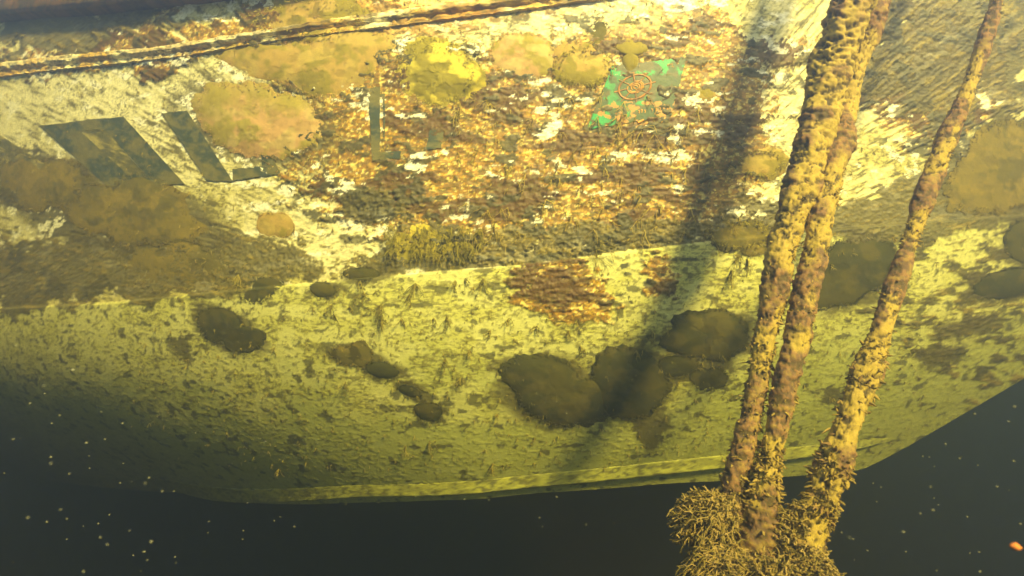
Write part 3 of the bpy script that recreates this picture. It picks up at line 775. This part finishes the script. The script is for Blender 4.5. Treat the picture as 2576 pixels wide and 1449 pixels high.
def make_rope(pts, coref, label, seed, redness, fronds, bumpy=1.0, xlabel=None):
    """pts: x, y (photo), distance, growth radius px"""
    root_loc = px_at(*pts[-1][:3])
    root = empty("mooring_rope", tuple(root_loc))
    tag(root, label, "rope", kind="thing")
    Q = []
    for (x, y, Y, r) in pts:
        Y += float(np.interp(y, [200, 650, 1200], [.20, .10, 0]))     # the rope hangs away from the hull lower down
        p = px_at(x, y, Y); Q.append((*p, r * .9 * Y / K))
    P4 = smooth_path(Q, 760)
    P, rad = P4[:, :3], P4[:, 3]
    d, a, b = frame(P)
    L = np.concatenate([[0], np.cumsum(np.linalg.norm(np.diff(P, axis=0), axis=1))])
    # three laid strands of the rope itself
    for k in range(3):
        ph = L * 2 * math.pi / 0.05 + k * 2.094
        c_ = P + (a * np.cos(ph)[:, None] + b * np.sin(ph)[:, None]) * coref * .55
        na = 8
        dd, aa, bb = frame(c_)
        t = np.arange(na) * 2 * math.pi / na
        R = c_[:, None, :] + (aa[:, None, :] * np.cos(t)[None, :, None] + bb[:, None, :] * np.sin(t)[None, :, None]) * coref * .58
        n1 = fbm(R[..., 0] * 50, R[..., 2] * 50, R[..., 1] * 50, octaves=3, seed=seed)
        col = mixc(np.zeros(n1.shape + (3,)) + PUR * 1.1, RED, sst(.45, .65, n1))
        link_mesh("strand", R.reshape(-1, 3), grid_faces(len(c_), na, wrap=True), M_core, root, cols=np.concatenate([col, np.full(n1.shape + (1,), .6)], -1).reshape(-1, 4))
    # encrusting growth
    na = 84
    t = np.arange(na) * 2 * math.pi / na
    dirs = a[:, None, :] * np.cos(t)[None, :, None] + b[:, None, :] * np.sin(t)[None, :, None]
    Cc = P[:, None, :] + dirs * rad[:, None, None]
    n1 = fbm(Cc[..., 0] * 42, Cc[..., 2] * 105, Cc[..., 1] * 42, octaves=5, seed=seed + 3, gain=.62)
    n2 = fbm(Cc[..., 0] * 130, Cc[..., 2] * 150, Cc[..., 1] * 130, octaves=3, seed=seed + 7)
    n3 = fbm(Cc[..., 0] * 12, Cc[..., 2] * 10, Cc[..., 1] * 12, octaves=3, seed=seed + 17)
    knob = sst(.32, .50, n1)
    f = 0.80 + 0.12 * knob * bumpy + 0.17 * (n2 - .5) + 0.62 * (n3 - .5)
    R = P[:, None, :] + dirs * (rad[:, None] * f.clip(.25, 2))[..., None]
    red = sst(.48, .60, n3 + redness(L / L[-1])[:, None])
    col = np.zeros(n1.shape + (3,)) + DRK
    good = mixc(np.zeros_like(col) + YEL, YEL2, sst(.5, .7, n2))
    rd = mixc(np.zeros_like(col) + PUR, RED, sst(.42, .6, n2))
    rd = mixc(rd, YEL * .9, sst(.58, .68, n1) * .5)
    good = good + (rd - good) * red[..., None]
    col = col + (good - col) * sst(.28, .44, n1 + (n2 - .5) * .3)[..., None]
    g_ = link_mesh("growth_crust", R.reshape(-1, 3), grid_faces(len(P), na, wrap=True)[:, ::-1], M_rope, root,
                   cols=np.concatenate([col, np.full(n1.shape + (1,), .35)], -1).reshape(-1, 4))
    # leafy fronds standing out of the crust
    V = []; F = []; C = []; nbase = 0
    nn = fronds
    dens = rad ** 1.2 * (0.55 + sst(.35, 1, L / L[-1])) * (.15 + sst(.4, .65, fbm(P[:, 0] * 20, P[:, 2] * 20, octaves=3, seed=seed + 40))); dens /= dens.sum()
    idx = rng.choice(len(P), nn, p=dens)
    tt = rng.uniform(0, 2 * math.pi, nn)
    for i, th_ in zip(idx, tt):
        n_ = a[i] * math.cos(th_) + b[i] * math.sin(th_)
        low = L[i] / L[-1]
        base = P[i] + n_ * rad[i] * (.62 + .25 * rng.random())
        ln = (0.003 + 0.0055 * sst(.5, .95, low)) * rng.uniform(.4, 1.6)
        w = ln * rng.uniform(.14, .40) + .0003
        dr = n_ * 1.0 + rng.normal(0, .65, 3) + np.array([0, 0, -.45]); dr /= np.linalg.norm(dr)
        sd_ = np.cross(dr, rng.normal(0, 1, 3)); sd_ /= np.linalg.norm(sd_)
        up_ = np.cross(dr, sd_)
        bend = rng.normal(0, .6, 3)
        k_ = [base, base + dr * ln * .38 + bend * ln * .1, base + dr * ln * .72 + bend * ln * .3, base + dr * ln + bend * ln * .55]
        ws_ = [w * .6, w, w * .8]
        v = []
        for q in range(3):
            v += [k_[q] - sd_ * ws_[q], k_[q] + up_ * ws_[q] * .35, k_[q] + sd_ * ws_[q], k_[q] - up_ * ws_[q] * .25]
        v += [k_[3] - sd_ * w * .35, k_[3] + up_ * w * .1, k_[3] + sd_ * w * .35, k_[3] - up_ * w * .1]
        V += v
        for q in range(3):
            for e in range(4):
                F.append((nbase + q * 4 + e, nbase + q * 4 + (e + 1) % 4, nbase + q * 4 + 4 + (e + 1) % 4, nbase + q * 4 + 4 + e))
        nbase += 16
        rv = rng.random()
        cc_ = (YEL if rv < .5 else YEL2 if rv < .7 else OLV if rv < .88 else RED) * rng.uniform(.75, 1.15)
        pale = np.array([0.28, 0.20, 0.07])
        cc_ = cc_ * (1 - .5 * low) + pale * .5 * low
        C += [[*cc_, .3]] * 16
    fr = link_mesh("frond_growth", V, F, M_rope, root, cols=C)
    fr["kind"] = "stuff"
    return root, P

def K1(pts): return lambda s: np.interp(s, [p[0] for p in pts], [p[1] for p in pts])
ropeA = [(2480, -1080, 1.0, 40), (2330, -520, 1.0, 46), (2170, -60, 1.0, 58), (2125, 60, 1.0, 60), (2095, 160, 1.0, 60), (2070, 260, 1.0, 56), (2052, 350, 1.0, 50), (2025, 450, 1.0, 48), (1998, 560, 1.0, 50), (1962, 650, 1.0, 46),
         (1948, 750, 1.0, 36), (1925, 850, 1.0, 36), (1908, 950, 1.0, 30), (1890, 1050, 1.0, 30), (1868, 1130, 1.0, 30), (1848, 1220, 1.0, 36), (1838, 1320, 1.0, 50), (1828, 1400, 1.0, 70), (1815, 1500, 1.0, 90), (1800, 1700, 1.0, 95)]
ropeA2 = [(2560, -1050, 1.03, 26), (2390, -520, 1.03, 28), (2225, -60, 1.03, 32), (2190, 60, 1.03, 36), (2158, 160, 1.03, 34), (2135, 260, 1.03, 30), (2115, 350, 1.02, 34), (2092, 450, 1.0, 34), (2062, 560, .99, 40), (2048, 650, .98, 34),
          (2030, 720, .98, 34), (2005, 850, .98, 36), (1980, 950, .98, 32), (1958, 1050, .98, 30), (1938, 1140, .98, 36), (1922, 1220, .98, 42), (1912, 1300, .97, 56), (1905, 1380, .97, 72), (1900, 1470, .97, 95), (1890, 1700, .97, 100)]
ropeB = [(2900, -900, 1.1, 30), (2660, -350, 1.1, 20), (2520, -40, 1.1, 20), (2480, 90, 1.08, 20), (2430, 240, 1.06, 24), (2392, 330, 1.05, 27), (2350, 430, 1.04, 30), (2318, 520, 1.03, 26), (2278, 640, 1.02, 23), (2242, 750, 1.0, 26),
         (2212, 850, .99, 30), (2178, 940, .98, 40), (2148, 1020, .97, 38), (2122, 1090, .96, 40), (2098, 1160, .96, 48), (2075, 1240, .95, 46), (2048, 1310, .95, 50), (2020, 1380, .94, 60), (1995, 1450, .94, 76), (1970, 1700, .94, 90)]
make_rope(ropeA, .009, "thick rope crusted with yellow knobbly growth, left strand of the pair", 200, K1([(0, -.2), (.55, -.12), (.72, .08), (1, .04)]), 5500)
make_rope(ropeA2, .007, "purplish brown crusted rope running down the right side of the pair", 300, K1([(0, .2), (.4, .16), (.6, .0), (.8, .02), (1, 0)]), 5500)
make_rope(ropeB, .008, "single thinner rope furred with growth, furthest right in the water", 400, K1([(0, .25), (.5, .16), (.68, .02), (.78, -.2), (.86, .1), (1, .05)]), 6000, bumpy=.9)

# bushy weed at the rope feet
def bush(name, label, cpx, rpx, Y, n, seed, dirbias, length):
    st_ = Strands()
    c0 = px_at(cpx[0], cpx[1], Y)
    rx, ry = rpx[0] * Y / K, rpx[1] * Y / K
    root = c0 + np.array([dirbias[0] * rx * -1.0, 0, dirbias[1] * ry * -1.0])
    cols = [(0.42, .30, .09), (.36, .27, .08), (.27, .21, .05), (.48, .35, .13), (.20, .16, .04)]
    for k in range(n):
        v = rng.normal(0, 1, 3); v /= np.linalg.norm(v); v *= rng.uniform(.25, 1) ** .5
        tip = c0 + v * np.array([rx, min(rx, ry) * .8, ry])
        n_ = 9
        s = np.linspace(0, 1, n_)
        tip = tip + np.array([0, 0, -abs(rng.normal(0, .012))])
        mid = root * .5 + tip * .5 + rng.normal(0, .014, 3) + np.array([0, 0, .014])
        pts_ = [root * (1 - q) ** 2 + 2 * mid * q * (1 - q) + tip * q * q + rng.normal(0, .0014, 3) for q in s]
        col = cols[rng.integers(len(cols))]
        st_.add(pts_, .0020, .0012, col)
        for q in range(17):
            i = rng.integers(2, n_)
            dd = (tip - root) / (np.linalg.norm(tip - root) + 1e-6) + rng.normal(0, 1.1, 3); dd /= np.linalg.norm(dd)
            l_ = length * rng.uniform(.12, .6) * (1.8 if rng.random() < .12 else 1)
            b0 = np.array(pts_[i])
            st_.add([b0, b0 + dd * l_ * .5 + rng.normal(0, .001, 3), b0 + dd * l_ + np.array([0, 0, -.3]) * l_], rng.uniform(.0012, .0022), .0008, cols[rng.integers(len(cols))])
    o = st_.build(name, M_rope)
    return tag(o, label, "weed")
bush("bushy_weed", "feathery fan of brown weed spreading left from the foot of the double rope", (1768, 1305), (84, 84), .97, 420, 1, (-.9, -.1), .018)
bush("bushy_weed", "weed clump bulging at the lower left corner of the rope tangle", (1800, 1435), (100, 70), .93, 420, 2, (-.5, -.5), .02)
bush("bushy_weed", "weed tuft in the fork between the double and single ropes", (1990, 1355), (62, 76), .94, 330, 3, (-.2, .9), .016)
bush("bushy_weed", "small weed sprig sticking left from the single rope above the fork", (2005, 1290), (34, 22), .95, 110, 4, (-.95, .0), .013)
bush("bushy_weed", "wide pale weed skirt around the foot of the ropes at the bottom", (1925, 1470), (160, 85), .89, 650, 5, (0, .6), .02)
bush("bushy_weed", "weed spray leaning right at the foot of the single rope", (2045, 1435), (66, 75), .89, 330, 6, (.4, .7), .018)

# ------------------------------------------------------------------ drifting specks
def ball(name, r, sq, mat):
    n, m = 7, 9
    ph = np.linspace(0.02, math.pi - .02, n)[:, None]; t = (np.arange(m) * 2 * math.pi / m)[None, :]
    k = 1 + .3 * (rng.random((n, m)) - .5)
    V = np.stack([sq * np.cos(ph) + 0 * t, np.sin(ph) * np.cos(t), np.sin(ph) * np.sin(t)], -1) * k[..., None] * r
    o = link_mesh(name, V.reshape(-1, 3), grid_faces(n, m, wrap=True), mat)
    return o
protos = [ball("floating_speck", .0010, 1.7, M_speck), ball("floating_speck", .0009, 2.2, M_speck), ball("floating_speck", .0012, 1.3, M_speck)]
specks = [(183, 931, 11), (75, 1015, 7), (33, 1105, 7), (128, 1150, 7), (128, 1166, 7), (150, 1045, 6), (174, 1192, 6), (152, 1172 + 110, 6), (70, 1302, 8), (168, 1305, 5), (118, 1313, 6), (362, 1388, 8), (380, 1363, 9),
          (252, 1352, 6), (270, 1362 + 8, 6), (302, 1215, 5), (255, 1036, 5), (308, 1065, 6), (217, 1114, 8), (264, 1105, 5), (224, 1147, 4), (310, 1166, 4), (225, 1178, 4), (375, 1202, 6), (365, 1216, 6), (408, 1236, 6),
          (437, 1236, 5), (247, 1317, 5), (275, 1295, 5), (326, 1335, 5), (335, 1397, 5), (440, 1401, 5), (370, 1409, 5), (210, 1438, 7), (130, 1065, 5), (504, 989, 5), (492, 1089, 4), (110, 970, 6), (112, 990, 5), (40, 920 - 50, 7),
          (525, 1312, 4), (523, 1340, 4), (612, 1335, 4), (610, 1357, 4), (622, 1265, 4), (668, 1110, 4), (500, 953, 3), (400, 1043, 3), (600, 1020, 3), (980, 1450, 3), (740, 1325, 4), (705, 1300, 3), (1045, 1250, 3),
          (1168, 1256, 4), (1230, 1258, 4), (920, 1232, 3), (1400, 1250, 5), (1357, 1302, 4), (1475, 1320, 4), (1710, 1339, 4), (1745, 1323, 3), (1545, 1316, 3), (1365, 1325, 3), (952, 1265, 3), (690, 1310, 4), (870, 1268, 3),
          (2552, 1023, 8), (2452, 1041, 6), (2537, 1060, 6), (2378, 1117, 6), (2414, 1153, 6), (2550, 1160, 7), (2508, 1224, 7), (2460, 1170, 4), (2340, 1225, 6), (2347, 1283, 8), (2315, 1292, 6), (2433, 1300, 6), (2272, 1338, 8),
          (2117, 1340, 5), (2137, 1352, 6), (2146, 1356, 6), (2566, 1318, 7), (2463, 1389, 6), (2278, 1388, 5), (2182, 1365 + 20, 5), (2465, 1438, 7), (2205, 1262, 4), (2110, 1293, 3), (2360, 1270, 4), (2300, 1100, 4),
          (870, 895, 3), (1180, 1040, 3), (1590, 955, 3), (1600, 945, 3), (1350, 990, 4), (1400, 1010, 3), (700, 885, 3), (1425, 1040, 4), (540, 870, 3), (600, 860, 3), (545, 940, 4)]
for k in range(34):
    side = rng.random() < .6
    x = rng.uniform(0, 640) if side else rng.uniform(2100, 2576)
    y = rng.uniform(900, 1440) if side else rng.uniform(1120, 1440)
    specks.append((x, y, rng.uniform(2, 4.5)))
first = [True] * 3
for (x, y, w) in specks:
    j = int(rng.integers(3))
    Y = float(rng.uniform(.45, .8)) if w > 5 else float(rng.uniform(.6, 1.0))
    if first[j]: o = protos[j]; first[j] = False
    else:
        o = protos[j].copy(); COL.objects.link(o)
    o.location = px_at(x, y, Y)
    sc = (w * Y / K / 2) / .0018
    o.scale = (sc, sc, sc)
    sl = -12 if x < 1288 else 14
    o.rotation_euler = (0, math.radians(sl + rng.uniform(-12, 12)), 0)
    if (x, y) == (183, 931):
        tag(o, "largest pale speck drifting in front of the hull at the left", "particle", "specks drifting in the water")
    else:
        side = ("left of the hull in the lower left water" if x < 460 and y > 880 else "in the dark water below the keel left of the ropes" if y > 1225 and x < 1720
                else "right of the ropes in the lower right water" if x > 2080 and y > 1000 else "in front of the pale lower hull")
        sz = "large oval" if w > 6.5 else "small" if w > 4.2 else "tiny"
        tag(o, sz + " pale speck drifting " + side, "particle", sz + " specks " + side)
oo = ball("floating_speck", .0018, 1.5, M_orange)
oo.location = px_at(2555, 1375, .55); oo.rotation_euler = (0, .25, 0); oo.scale = (1.9,) * 3
tag(oo, "orange fleck drifting in the dark water at the lower right", "particle", "specks drifting in the water")

# ------------------------------------------------------------------ bottom of the sea and the water
gx, gy = np.meshgrid(np.linspace(-60, 60, 90), np.linspace(-60, 60, 90), indexing='ij')
gz = -3.6 + .35 * (fbm(gx * .3, gy * .3, octaves=3, seed=6) - .5)
sb = link_mesh("seabed", np.stack([gx, gy, gz], -1).reshape(-1, 3), grid_faces(90, 90)[:, ::-1], M_mud)
tag(sb, kind="structure")

hm = bpy.data.materials.new("water_volume"); hm.use_nodes = True
for n in list(hm.node_tree.nodes):
    if n.type == 'BSDF_PRINCIPLED': hm.node_tree.nodes.remove(n)
pv = hm.node_tree.nodes.new("ShaderNodeVolumePrincipled")
pv.inputs["Color"].default_value = (0.060, 0.086, 0.220, 1)
pv.inputs["Density"].default_value = 0.82
pv.inputs["Anisotropy"].default_value = 0.625
pv.inputs["Absorption Color"].default_value = (0.48, 0.45, 0.22, 1)
hm.node_tree.links.new(pv.outputs[0], [n for n in hm.node_tree.nodes if n.type == 'OUTPUT_MATERIAL'][0].inputs["Volume"])
x0, x1, y0, y1, z0, z1 = -62, 62, -62, 62, -5.0, 1.85
HV = [(x0, y0, z0), (x1, y0, z0), (x1, y1, z0), (x0, y1, z0), (x0, y0, z1), (x1, y0, z1), (x1, y1, z1), (x0, y1, z1)]
HF = [(0, 3, 2, 1), (4, 5, 6, 7), (0, 1, 5, 4), (1, 2, 6, 5), (2, 3, 7, 6), (3, 0, 4, 7)]
hz = link_mesh("haze", HV, HF, hm, smooth=False)
tag(hz, kind="stuff")
hz["label"] = "murky green water"
